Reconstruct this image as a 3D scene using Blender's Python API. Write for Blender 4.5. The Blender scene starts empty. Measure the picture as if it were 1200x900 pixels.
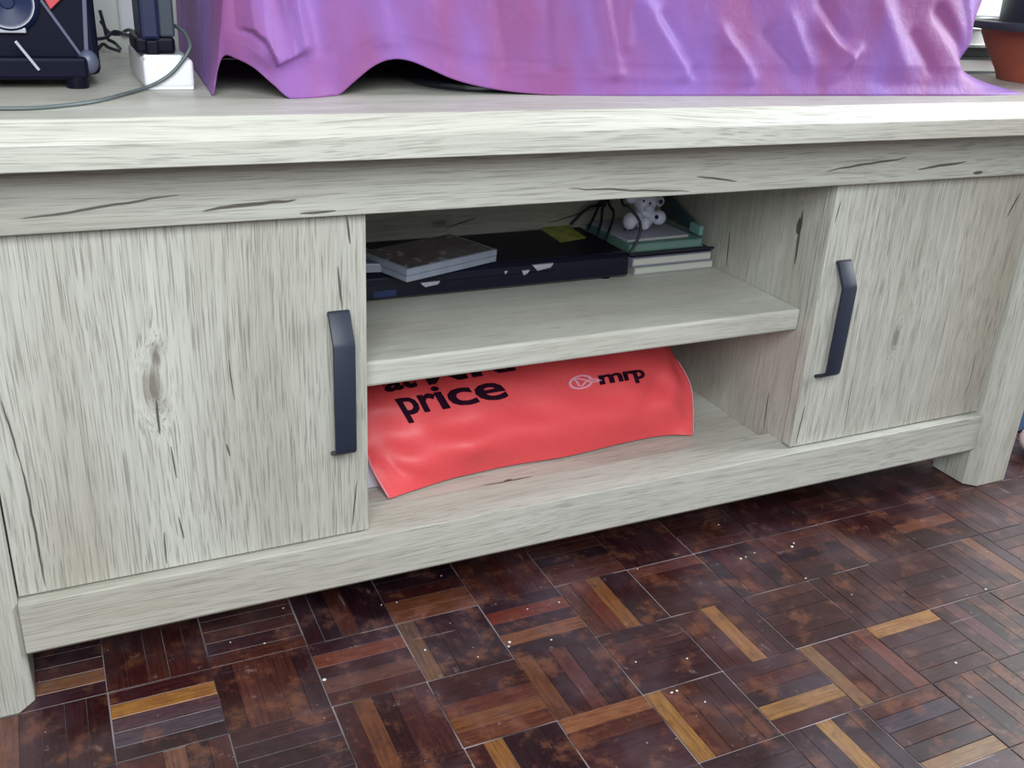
import bpy, bmesh, math, random
from mathutils import Vector, Matrix
random.seed(7)
scene = bpy.context.scene
COL = scene.collection

# ------------------------------------------------------------------ camera
CAM = Vector((-0.258, -0.8429, 0.673)); YAW, PITCH, ROLL, FPX = 0.4564, 0.4168, 0.0559, 1152.6
_f = Vector((math.sin(YAW)*math.cos(PITCH), math.cos(YAW)*math.cos(PITCH), -math.sin(PITCH)))
_r0 = Vector((math.cos(YAW), -math.sin(YAW), 0)); _u0 = _r0.cross(_f)
_r = _r0*math.cos(ROLL) + _u0*math.sin(ROLL); _u = -_r0*math.sin(ROLL) + _u0*math.cos(ROLL)
cd = bpy.data.cameras.new('camera'); cam = bpy.data.objects.new('camera', cd); COL.objects.link(cam)
cd.sensor_width = 36; cd.lens = FPX/1200*36; cd.clip_start = 0.02
cam.matrix_world = Matrix(((_r.x, _u.x, -_f.x, CAM.x), (_r.y, _u.y, -_f.y, CAM.y), (_r.z, _u.z, -_f.z, CAM.z), (0, 0, 0, 1)))
scene.camera = cam
def ray(px, py): return _f + _r*((px-600)/FPX) + _u*((450-py)/FPX)
def aty(px, py, y): v = ray(px, py); return CAM + v*((y-CAM.y)/v.y)      # pixel on a plane y = const
def atz(px, py, z): v = ray(px, py); return CAM + v*((z-CAM.z)/v.z)      # pixel on a plane z = const
def atx(px, py, x): v = ray(px, py); return CAM + v*((x-CAM.x)/v.x)
def toscreen(P):
    v = Vector(P)-CAM; d = v.dot(_f)
    return 600+FPX*v.dot(_r)/d, 450-FPX*v.dot(_u)/d, d

# ------------------------------------------------------------------ light
w = bpy.data.worlds.new('world'); scene.world = w; w.use_nodes = True
w.node_tree.nodes['Background'].inputs[0].default_value = (0.96, 0.95, 0.95, 1)
w.node_tree.nodes['Background'].inputs[1].default_value = 0.31
def area(name, loc, target, sx, sy, energy, color):
    l = bpy.data.lights.new(name, 'AREA'); l.shape = 'RECTANGLE'; l.size = sx; l.size_y = sy
    l.energy = energy; l.color = color
    o = bpy.data.objects.new(name, l); COL.objects.link(o); o.location = loc
    o.rotation_euler = (Vector(target)-Vector(loc)).to_track_quat('-Z', 'Y').to_euler()
    return o
area('window_light_front', (-0.36, -1.26, 1.24), (-0.05, 0, 0.32), 0.95, 0.8, 26, (0.92, 0.98, 1.0))
area('window_light_side', (2.4, -0.25, 1.45), (0.9, 0.1, 0.6), 0.9, 1.0, 62, (0.93, 0.97, 1.0))
vs = scene.view_settings
scene.display_settings.display_device = 'sRGB'
vs.view_transform = 'Standard'; vs.look = 'None'; vs.gamma = 1.0; vs.exposure = 0.22
vs.use_curve_mapping = False

# ------------------------------------------------------------------ helpers
def lin(r, g, b):
    def c(v):
        v /= 255
        return v/12.92 if v <= .04045 else ((v+.055)/1.055)**2.4
    return (c(r), c(g), c(b), 1)
class NT:
    def __init__(s, m): s.t = m.node_tree; s.n = s.t.nodes; s.l = s.t.links
    def new(s, typ, **kw):
        n = s.n.new(typ)
        for k, v in kw.items(): setattr(n, k, v)
        return n
    def put(s, sock, v):
        if isinstance(v, bpy.types.NodeSocket): s.l.new(v, sock)
        elif v is not None: sock.default_value = v
    def math(s, op, a, b=None, c=None, clamp=False):
        n = s.new('ShaderNodeMath', operation=op, use_clamp=clamp)
        s.put(n.inputs[0], a); s.put(n.inputs[1], b); s.put(n.inputs[2], c); return n.outputs[0]
    def vmul(s, a, b):
        n = s.new('ShaderNodeVectorMath', operation='MULTIPLY'); s.put(n.inputs[0], a); s.put(n.inputs[1], b); return n.outputs[0]
    def vadd(s, a, b):
        n = s.new('ShaderNodeVectorMath', operation='ADD'); s.put(n.inputs[0], a); s.put(n.inputs[1], b); return n.outputs[0]
    def noise(s, v, scale, detail=3, rough=.5):
        n = s.new('ShaderNodeTexNoise'); s.put(n.inputs['Vector'], v); n.inputs['Scale'].default_value = scale
        n.inputs['Detail'].default_value = detail; n.inputs['Roughness'].default_value = rough; return n.outputs['Fac']
    def smooth(s, v, a, b, lo=0., hi=1.):
        n = s.new('ShaderNodeMapRange', interpolation_type='SMOOTHSTEP'); s.put(n.inputs[0], v)
        n.inputs[1].default_value = a; n.inputs[2].default_value = b; n.inputs[3].default_value = lo; n.inputs[4].default_value = hi
        return n.outputs[0]
    def mix(s, fac, a, b, mode='MIX'):
        n = s.new('ShaderNodeMix', data_type='RGBA', blend_type=mode); s.put(n.inputs[0], fac); s.put(n.inputs[6], a); s.put(n.inputs[7], b)
        return n.outputs[2]
    def bump(s, h, strength, dist):
        n = s.new('ShaderNodeBump'); n.inputs['Strength'].default_value = strength; n.inputs['Distance'].default_value = dist
        s.put(n.inputs['Height'], h); return n.outputs[0]
def newmat(name):
    m = bpy.data.materials.new(name); m.use_nodes = True
    return m, NT(m), m.node_tree.nodes['Principled BSDF']
def plain(name, col, rough=.5, metal=0, spec=.5, vary=.12, scale=60, bump=0, coat=0):
    m, n, b = newmat(name)
    tc = n.new('ShaderNodeTexCoord').outputs['Object']
    f = n.noise(tc, scale, 4, .6)
    c2 = tuple(max(0, x*(1-vary*2)) for x in col[:3])+(1,)
    n.put(b.inputs['Base Color'], n.mix(f, col, c2)); b.inputs['Roughness'].default_value = rough
    b.inputs['Metallic'].default_value = metal; b.inputs['Specular IOR Level'].default_value = spec
    b.inputs['Coat Weight'].default_value = coat
    if bump: n.put(b.inputs['Normal'], n.bump(f, bump, .001))
    return m
def wood(name, grain, cracks=(), knots=(), plane='xz', seed=0., tone=1.0, k=1.0):
    """pale grey oak laminate; grain = axis of the fibres; cracks/knots = printed marks, metres in the given plane"""
    m, n, b = newmat(name)
    P = n.new('ShaderNodeTexCoord').outputs['Object']
    P = n.vadd(P, (0, 0, 0))
    sep = n.new('ShaderNodeSeparateXYZ'); n.put(sep.inputs[0], P); ax = dict(zip('xyz', sep.outputs))
    Q0 = n.vadd(P, (seed*3.1, seed*1.7, seed*2.3))
    gi = 'xyz'.index(grain)
    def sc(al, ac): v = [ac]*3; v[gi] = al; return tuple(v)
    # slow sideways wander of the fibres, bent round the knots
    wv = n.noise(n.vmul(Q0, sc(2.2, 6.0)), 1, 1.5, .4)
    wv = n.math('MULTIPLY', n.math('SUBTRACT', wv, .5), .030)
    kmask = None
    A, B = ax[plane[0]], ax[plane[1]]
    for (ka, kb, kr) in knots:
        da = n.math('SUBTRACT', A, ka); db = n.math('SUBTRACT', B, kb)
        if grain == plane[1]: da_, dg = da, db
        else: da_, dg = db, da
        e = n.math('ADD', n.math('POWER', n.math('ABSOLUTE', n.math('DIVIDE', da_, kr)), 2.), n.math('POWER', n.math('ABSOLUTE', n.math('DIVIDE', dg, kr*2.6)), 2.))
        g = n.math('POWER', 2.718, n.math('MULTIPLY', e, -1.))
        wv = n.math('ADD', wv, n.math('MULTIPLY', g, kr*1.4))
        kmask = g if kmask is None else n.math('MAXIMUM', kmask, g)
    comb = n.new('ShaderNodeCombineXYZ')
    for i in range(3):
        if i != gi: n.put(comb.inputs[i], wv)
    Q = n.vadd(Q0, comb.outputs[0])
    big = n.noise(n.vmul(Q, sc(1.2, 11)), 1, 3, .55)
    mid = n.noise(n.vmul(Q, sc(3.2, 190)), 1, 3, .55)
    fine = n.noise(n.vmul(Q, sc(18, 700)), 1, 3, .6)
    dash = n.noise(n.vmul(Q, sc(17, 800)), 1, 2, .5)
    # flat-sawn rings
    ring = n.new('ShaderNodeTexWave', wave_type='BANDS', bands_direction='X' if gi != 0 else 'Z', wave_profile='SAW')
    n.put(ring.inputs['Vector'], n.vmul(Q, sc(.9, 26))); ring.inputs['Scale'].default_value = 1.1
    ring.inputs['Distortion'].default_value = 3; ring.inputs['Detail'].default_value = 1.5; ring.inputs['Detail Scale'].default_value = .6
    t = tone
    c = n.mix(n.smooth(big, .3, .72), (.56*t, .57*t, .52*t, 1), (.41*t, .40*t, .35*t, 1))
    c = n.mix(n.math('MULTIPLY', n.smooth(n.noise(n.vmul(n.vadd(Q, (5, 3, 8)), sc(.8, 6)), 1, 2), .5, .72), .6), c, (.43*t, .385*t, .31*t, 1))
    c = n.mix(n.math('MULTIPLY', n.smooth(mid, .45, .75), .5*k), c, (.30*t, .285*t, .24*t, 1))
    c = n.mix(n.math('MULTIPLY', n.smooth(ring.outputs['Fac'], .55, 1.0), .16), c, (.25*t, .235*t, .20*t, 1))
    c = n.mix(n.math('MULTIPLY', n.smooth(dash, .52, .63), .62*k), c, (.17, .16, .13, 1))
    c = n.mix(n.math('MULTIPLY', n.smooth(fine, .35, .75), .30), c, (.66*t, .67*t, .60*t, 1))
    if kmask is not None:
        kk = n.math('MULTIPLY', kmask, n.math('ADD', .35, n.math('MULTIPLY', mid, .9)))
        c = n.mix(n.math('MULTIPLY', n.smooth(kk, .25, .95), .75), c, (.13, .105, .085, 1))
    cm = None
    for (a0, b0, a1, b1, wd) in cracks:
        L = math.hypot(a1-a0, b1-b0); ua, ub = (a1-a0)/L, (b1-b0)/L
        da = n.math('SUBTRACT', A, a0); db = n.math('SUBTRACT', B, b0)
        tt = n.math('DIVIDE', n.math('ADD', n.math('MULTIPLY', da, ua), n.math('MULTIPLY', db, ub)), L)
        pp = n.math('SUBTRACT', n.math('MULTIPLY', da, ub), n.math('MULTIPLY', db, ua))
        pp = n.math('ADD', pp, n.math('MULTIPLY', n.math('SUBTRACT', n.noise(n.vmul(P, (22, 22, 22)), 1, 2), .5), min(.006, L*.10)))
        tap = n.math('MULTIPLY', n.math('MULTIPLY', tt, n.math('SUBTRACT', 1., tt)), 4., clamp=True)
        wloc = n.math('MULTIPLY', n.math('POWER', tap, .6), wd)
        mk = n.smooth(n.math('SUBTRACT', n.math('ABSOLUTE', pp), wloc), -.0005, .0006, 1., 0.)
        mk = n.math('MULTIPLY', mk, n.smooth(tap, 0.02, .2))
        cm = mk if cm is None else n.math('MAXIMUM', cm, mk)
    if cm is not None: c = n.mix(n.math('MULTIPLY', cm, .88), c, (.055, .045, .04, 1))
    n.put(b.inputs['Base Color'], c)
    b.inputs['Roughness'].default_value = .42; b.inputs['Specular IOR Level'].default_value = .45
    h = n.math('SUBTRACT', n.math('MULTIPLY', fine, .5), n.smooth(dash, .56, .70))
    n.put(b.inputs['Normal'], n.bump(h, .25, .0006))
    return m

def link(name, me, mat, parent=None):
    if mat is not None: me.materials.append(mat)
    o = bpy.data.objects.new(name, me); COL.objects.link(o)
    if parent is not None: o.parent = parent
    return o
def finish(name, bm, mat, parent=None, smooth=False, angle=None):
    """mesh given in world coordinates; moved into the parent's frame (parents carry no rotation)"""
    off = Vector((0, 0, 0)); p = parent
    while p is not None: off += p.location; p = p.parent
    bmesh.ops.translate(bm, verts=bm.verts, vec=-off)
    bmesh.ops.recalc_face_normals(bm, faces=bm.faces)
    me = bpy.data.meshes.new(name); bm.to_mesh(me); bm.free()
    if smooth:
        for f in me.polygons: f.use_smooth = True
        if angle is not None: me.set_sharp_from_angle(angle=math.radians(angle))
    return link(name, me, mat, parent)
def thing(name, label, cat, loc=(0, 0, 0), group=None):
    o = bpy.data.objects.new(name, None); COL.objects.link(o); o.location = loc; o.empty_display_size = .02
    o['label'] = label; o['category'] = cat
    if group: o['group'] = group
    return o
def tag(o, label, cat, group=None, kind=None):
    o['label'] = label; o['category'] = cat
    if group: o['group'] = group
    if kind: o['kind'] = kind
    return o
def box(x0, x1, y0, y1, z0, z1, bev=0., seg=2, bm=None, rot=0, about=None):
    bm = bm or bmesh.new()
    r = bmesh.ops.create_cube(bm, size=1); vs_ = r['verts']
    for v in vs_:
        v.co = Vector((x0+(v.co.x+.5)*(x1-x0), y0+(v.co.y+.5)*(y1-y0), z0+(v.co.z+.5)*(z1-z0)))
    if bev:
        es = {e for v in vs_ for e in v.link_edges}
        rr = bmesh.ops.bevel(bm, geom=list(es), offset=bev, segments=seg, affect='EDGES', profile=.5)
        vs_ = list({v for f in rr['faces'] for v in f.verts} | {v for v in vs_ if v.is_valid})
    if rot:
        ab = Vector(about or ((x0+x1)/2, (y0+y1)/2, z0))
        island = set(vs_)
        bmesh.ops.rotate(bm, verts=list(island), cent=ab, matrix=Matrix.Rotation(rot, 3, 'Z'))
    return bm
def prism(pts, axis, a0, a1, bm=None):
    """extrude a polygon along an axis; pts are the other two coordinates in xyz order"""
    bm = bm or bmesh.new()
    def mk(p, a):
        l = list(p); l.insert('xyz'.index(axis), a); return bm.verts.new(l)
    A = [mk(p, a0) for p in pts]; B = [mk(p, a1) for p in pts]; n = len(pts)
    bm.faces.new(A); bm.faces.new(B[::-1])
    for i in range(n): bm.faces.new((A[i], A[(i+1) % n], B[(i+1) % n], B[i]))
    return bm
def bevel_all(bm, off, seg=2):
    bmesh.ops.recalc_face_normals(bm, faces=bm.faces)
    bmesh.ops.bevel(bm, geom=[e for e in bm.edges if e.calc_face_angle(0) > .5], offset=off, segments=seg, affect='EDGES', profile=.5)
    return bm
def cyl(c, r0, r1, z0, z1, seg=24, bm=None, cap=True):
    return lathe(c, [(r0, z0), (r1, z1)], seg, bm, cap)
def lathe(c, prof, seg=32, bm=None, cap=True):
    bm = bm or bmesh.new(); rings = []
    for r, z in prof:
        rings.append([bm.verts.new((c[0]+r*math.cos(2*math.pi*i/seg), c[1]+r*math.sin(2*math.pi*i/seg), z)) for i in range(seg)])
    for a, b in zip(rings, rings[1:]):
        for i in range(seg): bm.faces.new((a[i], a[(i+1) % seg], b[(i+1) % seg], b[i]))
    if cap:
        bm.faces.new(rings[0]); bm.faces.new(rings[-1])
    return bm
def catmull(pts, n=8):
    pts = [Vector(p) for p in pts]; out = []
    P = [pts[0]*2-pts[1]]+pts+[pts[-1]*2-pts[-2]]
    for i in range(1, len(P)-2):
        for k in range(n):
            t = k/n; a, b, c, d = P[i-1], P[i], P[i+1], P[i+2]
            out.append(.5*((2*b)+(c-a)*t+(2*a-5*b+4*c-d)*t*t+(3*b-a-3*c+d)*t**3))
    out.append(pts[-1]); return out
def tube(pts, r, n=8, seg=8, bm=None, smooth_path=True):
    bm = bm or bmesh.new()
    path = catmull(pts, n) if smooth_path else [Vector(p) for p in pts]
    rings = []; up = Vector((0, 0, 1)); N = None
    for i, p in enumerate(path):
        t = (path[min(i+1, len(path)-1)]-path[max(i-1, 0)]).normalized()
        if N is None: N = t.orthogonal().normalized()
        N = (N-t*N.dot(t)).normalized(); B = t.cross(N)
        rr = r(i/(len(path)-1)) if callable(r) else r
        rings.append([bm.verts.new(p+(N*math.cos(2*math.pi*k/seg)+B*math.sin(2*math.pi*k/seg))*rr) for k in range(seg)])
    for a, b in zip(rings, rings[1:]):
        for k in range(seg): bm.faces.new((a[k], a[(k+1) % seg], b[(k+1) % seg], b[k]))
    bm.faces.new(rings[0]); bm.faces.new(rings[-1]); return bm
def ball(c, r, sc=(1, 1, 1), bm=None, u=18, v=12):
    bm = bm or bmesh.new()
    rr = bmesh.ops.create_uvsphere(bm, u_segments=u, v_segments=v, radius=r)
    for x in rr['verts']: x.co = Vector((x.co.x*sc[0], x.co.y*sc[1], x.co.z*sc[2]))+Vector(c)
    return bm

# ------------------------------------------------------------------ structure: floor and wall
PW = .0967; FX0, FY0 = -.1705, -.0195     # parquet lattice
m_fill, n, b = newmat('joint_wax')
pos = n.new('ShaderNodeNewGeometry').outputs['Position']
n.put(b.inputs['Base Color'], n.mix(n.smooth(n.noise(pos, 9, 3), .35, .65), (.05, .035, .036, 1), (.33, .28, .30, 1)))
b.inputs['Roughness'].default_value = .6
def parquet_mat(name, instance):
    m, n, b = newmat(name)
    pos = n.new('ShaderNodeNewGeometry').outputs['Position']
    if instance:
        oi = n.new('ShaderNodeObjectInfo'); tc = n.new('ShaderNodeTexCoord').outputs['Object']
        off = n.vmul(oi.outputs['Random'], (37., 61., 0))
        v = n.vadd(n.vmul(tc, (PW, PW/5, 1)), off); col = oi.outputs['Color']
    else:
        at = n.new('ShaderNodeAttribute', attribute_name='tint'); v = pos; col = at.outputs['Color']
    g = n.noise(n.vmul(v, (24, 330, 1) if instance else (90, 90, 1)), 1, 4, .6)
    blot = n.noise(n.vmul(v, (60, 110, 1)), 1, 4, .65)
    c = n.mix(n.smooth(g, .30, .75), col, n.mix(1., col, (.50, .42, .45, 1), 'MULTIPLY'))
    c = n.mix(n.math('MULTIPLY', n.smooth(blot, .48, .75), .55), c, n.mix(1., col, (.33, .25, .30, 1), 'MULTIPLY'))
    # worn patches and dusty film, in room coordinates
    n_off = 2
    wear = n.noise(pos, 26, 6, .68)
    c = n.mix(n.math('MULTIPLY', n.smooth(wear, .50, .66), .55), c, (.17, .062, .032, 1))
    stain = n.noise(n.vadd(pos, (4, 9, 0)), 19, 5, .7)
    c = n.mix(n.math('MULTIPLY', n.smooth(stain, .54, .68), .45), c, (.022, .012, .018, 1))
    scuff = n.noise(n.vadd(pos, (1, 2, 0)), 48, 5, .7)
    c = n.mix(n.math('MULTIPLY', n.smooth(scuff, .62, .72), .45), c, (.30, .20, .19, 1))
    for vx in ((9, 150, 1), (120, 14, 1)):
        scr = n.noise(n.vmul(n.vadd(pos, (n_off, n_off, 0)), vx), 1, 2, .5); n_off += 3
        c = n.mix(n.math('MULTIPLY', n.smooth(scr, .72, .78), .35), c, (.34, .27, .28, 1))
    dust = n.noise(pos, 7, 4, .6)
    c = n.mix(n.math('MULTIPLY', n.smooth(dust, .40, .8), .17), c, (.26, .21, .27, 1))
    vor = n.new('ShaderNodeTexVoronoi', feature='F1'); n.put(vor.inputs['Vector'], pos); vor.inputs['Scale'].default_value = 55
    spk = n.math('MULTIPLY', n.smooth(vor.outputs['Distance'], .03, .055, 1., 0.), n.smooth(n.noise(pos, 14, 2), .5, .6))
    c = n.mix(n.math('MULTIPLY', spk, .6), c, (.5, .45, .46, 1))
    n.put(b.inputs['Base Color'], c)
    n.put(b.inputs['Roughness'], n.smooth(dust, .3, .75, .26, .46))
    b.inputs['Specular IOR Level'].default_value = .42
    n.put(b.inputs['Normal'], n.bump(n.math('ADD', g, n.math('MULTIPLY', wear, 1.3)), .22, .0007))
    return m
m_par = parquet_mat('parquet_wood', True); m_par2 = parquet_mat('parquet_wood_far', False)
bm = box(-1.2, 2.9, -2.4, .46, -.03, -.0011)
floor = finish('floor', bm, m_fill); floor['kind'] = 'structure'
# one shared strip: unit length and width, thickness in metres, eased top edges
bm = bmesh.new()
def ringz(sx, sy, z): return [bm.verts.new((a*sx/2, c*sy/2, z)) for a, c in ((-1, -1), (1, -1), (1, 1), (-1, 1))]
R0, R1, R2 = ringz(1, 1, -.002), ringz(1, 1, -.00035), ringz(.995, .968, 0)
for A, B in ((R0, R1), (R1, R2)):
    for i in range(4): bm.faces.new((A[i], A[(i+1) % 4], B[(i+1) % 4], B[i]))
bm.faces.new(R2)
strip_me = bpy.data.meshes.new('parquet_strip'); bm.to_mesh(strip_me); bm.free(); strip_me.materials.append(m_par)
PAL = [(66, 30, 32), (78, 36, 32), (56, 27, 32), (86, 46, 38), (66, 36, 40), (62, 26, 26), (74, 40, 40), (52, 28, 36)]
MARK = [(85, 803, 150, 105, 72), (190, 825, 176, 122, 62), (215, 888, 125, 84, 66), (15, 870, 122, 80, 62), (165, 850, 92, 66, 74),
 (430, 765, 128, 66, 40), (420, 788, 105, 66, 58), (510, 707, 118, 70, 48), (625, 716, 122, 50, 32), (625, 737, 134, 82, 54), (500, 770, 118, 86, 62),
 (590, 808, 100, 50, 38), (575, 832, 124, 76, 46), (565, 852, 104, 58, 42), (720, 700, 138, 90, 54), (690, 695, 108, 52, 40), (695, 815, 126, 80, 48),
 (640, 815, 110, 68, 46), (590, 885, 150, 102, 58), (445, 860, 112, 68, 48), (860, 738, 164, 116, 70), (1055, 724, 176, 128, 74), (945, 817, 160, 118, 68),
 (1000, 872, 176, 134, 80), (1120, 882, 150, 118, 80), (1168, 652, 124, 80, 52), (1085, 608, 118, 70, 50), (972, 788, 136, 100, 66), (785, 835, 160, 116, 62),
 (700, 838, 148, 96, 66), (770, 660, 104, 62, 58), (1000, 640, 96, 60, 44), (1080, 800, 120, 64, 50), (940, 640, 84, 46, 40), (1150, 735, 100, 56, 60),
 (1060, 848, 70, 56, 72), (730, 600, 70, 34, 34), (350, 770, 58, 30, 34), (140, 870, 84, 70, 80), (470, 640, 44, 26, 34), (875, 590, 60, 28, 34), (660, 760, 92, 50, 48)]
marks = [(atz(px, py, 0), c) for px, py, *c in MARK]
strips = []
for bi in range(-10, 30):
    for bj in range(-20, 6):
        cx, cy = FX0+(bi+.5)*PW, FY0-(.5-bj)*PW
        alongY = (bi+bj) % 2 == 0
        base = random.choice(PAL)
        for k in range(5):
            o = (k-2)*PW/5
            x, y = (cx+o, cy) if alongY else (cx, cy+o)
            if y > .44 or x > 2.7: continue
            edge = .0008 if k in (0, 4) and random.random() < .75 else 0
            if edge:
                if alongY: x -= math.copysign(edge/2, o)
                else: y -= math.copysign(edge/2, o)
            gL = .0014 if random.random() < .75 else .0004
            gW = random.choice((.0, .0, .0001, .0003, .0007))
            strips.append((x, y, alongY, PW-gL, PW/5-gW-edge, (random.choice(PAL) if random.random() < .4 else base), random.uniform(.78, 1.15), random.uniform(-.0003, 0)))
def vis(s):
    px, py, d = toscreen((s[0], s[1], 0))
    if d < .1 or not (-25 < px < 1225 and -25 < py < 930) or s[1] > .12: return None
    return d
cand = sorted([(vis(s), i) for i, s in enumerate(strips) if vis(s) is not None])[:300]
near = {i for _, i in cand}
far = bmesh.new(); tl = far.loops.layers.color.new('tint') if False else far.loops.layers.float_color.new('tint')
for i, s in enumerate(strips):
    x, y, aY, L, W, col, br, dz = s
    c = [v*br*.76 for v in lin(*col)[:3]]
    for p, mc in marks:
        dx, dy = abs(p.x-x), abs(p.y-y)
        if (dx < PW/10 and dy < PW/2) if aY else (dx < PW/2 and dy < PW/10): c = [v*.72 for v in lin(*mc)[:3]]
    if i in near:
        o = bpy.data.objects.new('parquet_strip', strip_me); COL.objects.link(o); o.parent = floor
        o.location = (x, y, dz); o.scale = (L, W, 1); o.rotation_euler = (0, 0, math.pi/2 if aY else 0)
        o.color = (*c, 1)
    else:
        hx, hy = (W/2, L/2) if aY else (L/2, W/2)
        q = [far.verts.new((x+a*hx, y+e*hy, dz)) for a, e in ((-1, -1), (1, -1), (1, 1), (-1, 1))]
        q2 = [far.verts.new((x+a*hx, y+e*hy, -.002)) for a, e in ((-1, -1), (1, -1), (1, 1), (-1, 1))]
        fs = [far.faces.new(q)]+[far.faces.new((q2[k], q2[(k+1) % 4], q[(k+1) % 4], q[k])) for k in range(4)]
        for f in fs:
            for l in f.loops: l[tl] = (*c, 1)
o = finish('parquet_strips_beyond', far, m_par2, floor); o['kind'] = 'stuff'
m_wall = plain('wall_paint', (.74, .78, .74, 1), .8, vary=.04, scale=12)
o = finish('wall_back', box(-1.2, 2.9, .42, .46, 0, 2.4), m_wall); o['kind'] = 'structure'
m_skirt = plain('skirting_paint', (.72, .72, .68, 1), .5, vary=.04)
o = finish('baseboard_back', box(-1.2, 2.9, .404, .42, 0, .09, .003), m_skirt); o['kind'] = 'structure'

# ------------------------------------------------------------------ the cabinet
XL, XR, X2 = -.3298, .884, .5517
ZT = .5423
def seg2(p0, p1, y, wd):
    a, c = aty(*p0, y), aty(*p1, y); return (a.x, a.z, c.x, c.z, wd)
w_door_l = wood('oak_left_door', 'z', [seg2((183, 468), (188, 510), 0, .0011), seg2((200, 522), (207, 562), 0, .0008), seg2((209, 605), (216, 632), 0, .0008),
    seg2((0, 468), (26, 545), 0, .0008), seg2((24, 535), (54, 692), 0, .0010), seg2((406, 252), (411, 287), 0, .0011), seg2((396, 310), (401, 365), 0, .0009),
    seg2((412, 618), (419, 562), 0, .0008), seg2((193, 622), (196, 662), 0, .0008), seg2((265, 520), (270, 535), 0, .0008), seg2((268, 420), (275, 470), 0, .0005)],
    [(aty(178, 455, 0).x, aty(178, 455, 0).z, .011), (aty(183, 418, 0).x, aty(183, 418, 0).z, .006)], seed=.37)
w_door_r = wood('oak_right_door', 'z', [seg2((932, 522), (944, 474), 0, .0009), seg2((988, 512), (1000, 440), 0, .0005), seg2((1180, 255), (1196, 225), 0, .0014), seg2((978, 262), (986, 235), 0, .0008),
    seg2((1130, 470), (1145, 410), 0, .0005)],
    [(aty(1049, 396, 0).x, aty(1049, 396, 0).z, .008)], seed=1.9)
w_rail_t = wood('oak_top_rail', 'x', [seg2((20, 258), (215, 229), -.0116, .0010), seg2((234, 247), (350, 233), -.0116, .0016), seg2((966, 201), (1065, 184), -.0116, .0012),
    seg2((1074, 198), (1134, 189), -.0116, .0015), seg2((662, 221), (812, 225), -.0116, .0009), seg2((815, 207), (865, 212), -.0116, .0010), seg2((1140, 203), (1152, 202), -.0116, .002),
    seg2((350, 250), (395, 247), -.0116, .0012)], [], seed=.8, tone=.90, k=.75)
w_rail_b = wood('oak_bottom_rail', 'x', seed=2.6, k=0.7)
w_top = wood('oak_top', 'x', [], seed=3.3, tone=1.03, k=0.7)
w_leg = wood('oak_leg', 'z', seed=4.4, k=0.7)
w_panel = wood('oak_panel', 'z', seed=5.2, k=0.8)
_cr = lambda p0, p1, wd: (lambda a, c: (a.y, a.z, c.y, c.z, wd))(atx(*p0, .5535), atx(*p1, .5535))
w_wall_r = wood('oak_divider', 'z', [_cr((941, 245), (931, 312), .0022), _cr((938, 255), (934, 275), .004), _cr((901, 458), (894, 505), .0009), _cr((855, 270), (851, 315), .0012)], [(atx(938, 262, .5535).y, atx(938, 262, .5535).z, .006)], plane='yz', seed=6.6, k=0.75)
w_shelf = wood('oak_shelf', 'x', seed=7.7, k=0.45)
w_base = wood('oak_base', 'x', [(lambda a, c: (a.x, a.y, c.x, c.y, .0012))(atz(565, 569, .101), atz(625, 557, .101)), (lambda a, c: (a.x, a.y, c.x, c.y, .0022))(atz(590, 564, .101), atz(600, 561, .101)), (lambda a, c: (a.x, a.y, c.x, c.y, .0015))(atz(725, 546, .101), atz(742, 543, .101))], plane='xy', seed=8.1, k=0.6)
w_back = wood('oak_back', 'x', [seg2((640, 262), (700, 243), .33, .001), seg2((520, 268), (560, 255), .33, .001)], [(aty(515, 262, .33).x, aty(515, 262, .33).z, .008)], seed=9.3, tone=.9, k=0.7)
m_handle = plain('handle_black', (.014, .021, .045, 1), .5, vary=.05, spec=.6)

cab = thing('television_cabinet', 'pale grey oak television cabinet with two doors and an open middle compartment', 'cabinet')
finish('tabletop', bevel_all(prism([(-.055, .5069), (-.055, .5263), (-.040, ZT), (.402, ZT), (.402, .5069)], 'x', -.50, 1.085), .0008), w_top, cab)
finish('top_rail', box(XL, XR, -.0116, .010, .4499, .5068, .0012), w_rail_t, cab)
finish('bottom_rail', bevel_all(prism([(-.0116, .0595), (-.0116, .1118), (.045, .1118), (.045, .0547), (-.0070, .0547)], 'x', XL, XR), .0009), w_rail_b, cab)
CH, WP = .0136, .0557
def leg(x0, x1, y0, y1, ch):     # ch: which front corner carries the wide chamfer
    c = CH
    pts = {'r': [(x0, y0), (x1-c, y0), (x1, y0+c), (x1, y1), (x0, y1)], 'l': [(x0+c, y0), (x1, y0), (x1, y1), (x0, y1), (x0, y0+c)], 'n': [(x0, y0), (x1, y0), (x1, y1), (x0, y1)]}[ch]
    return bevel_all(prism(pts, 'z', 0.0004, .5066), .001)
finish('leg', leg(XL-CH-WP, XL, -.0198, .050, 'r'), w_leg, cab)
finish('leg', leg(XR, XR+CH+WP, -.0198, .050, 'l'), w_leg, cab)
finish('leg', leg(XL-CH-WP, XL, .339, .398, 'n'), w_leg, cab)
finish('leg', leg(XR, XR+CH+WP, .339, .398, 'n'), w_leg, cab)
for x0 in (XL-.045, XR+.027): finish('side_panel', box(x0, x0+.018, .050, .339, .0547, .5066, .0008), w_panel, cab)
finish('divider_panel', box(-.018, -.0018, .018, .330, .1005, .5066, .0006), w_panel, cab)
finish('divider_panel', box(.5535, .5695, .018, .330, .1005, .5066, .0006), w_wall_r, cab)
finish('bottom_panel', box(XL-.026, XR+.026, .045, .330, .083, .1005, .0006), w_base, cab)
finish('back_panel', box(XL-.026, XR+.026, .330, .338, .083, .5066, .0006), w_back, cab)
finish('shelf', box(-.0017, .5534, .0254, .3298, .2633, .2904, .0035, 3), w_shelf, cab)
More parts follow.
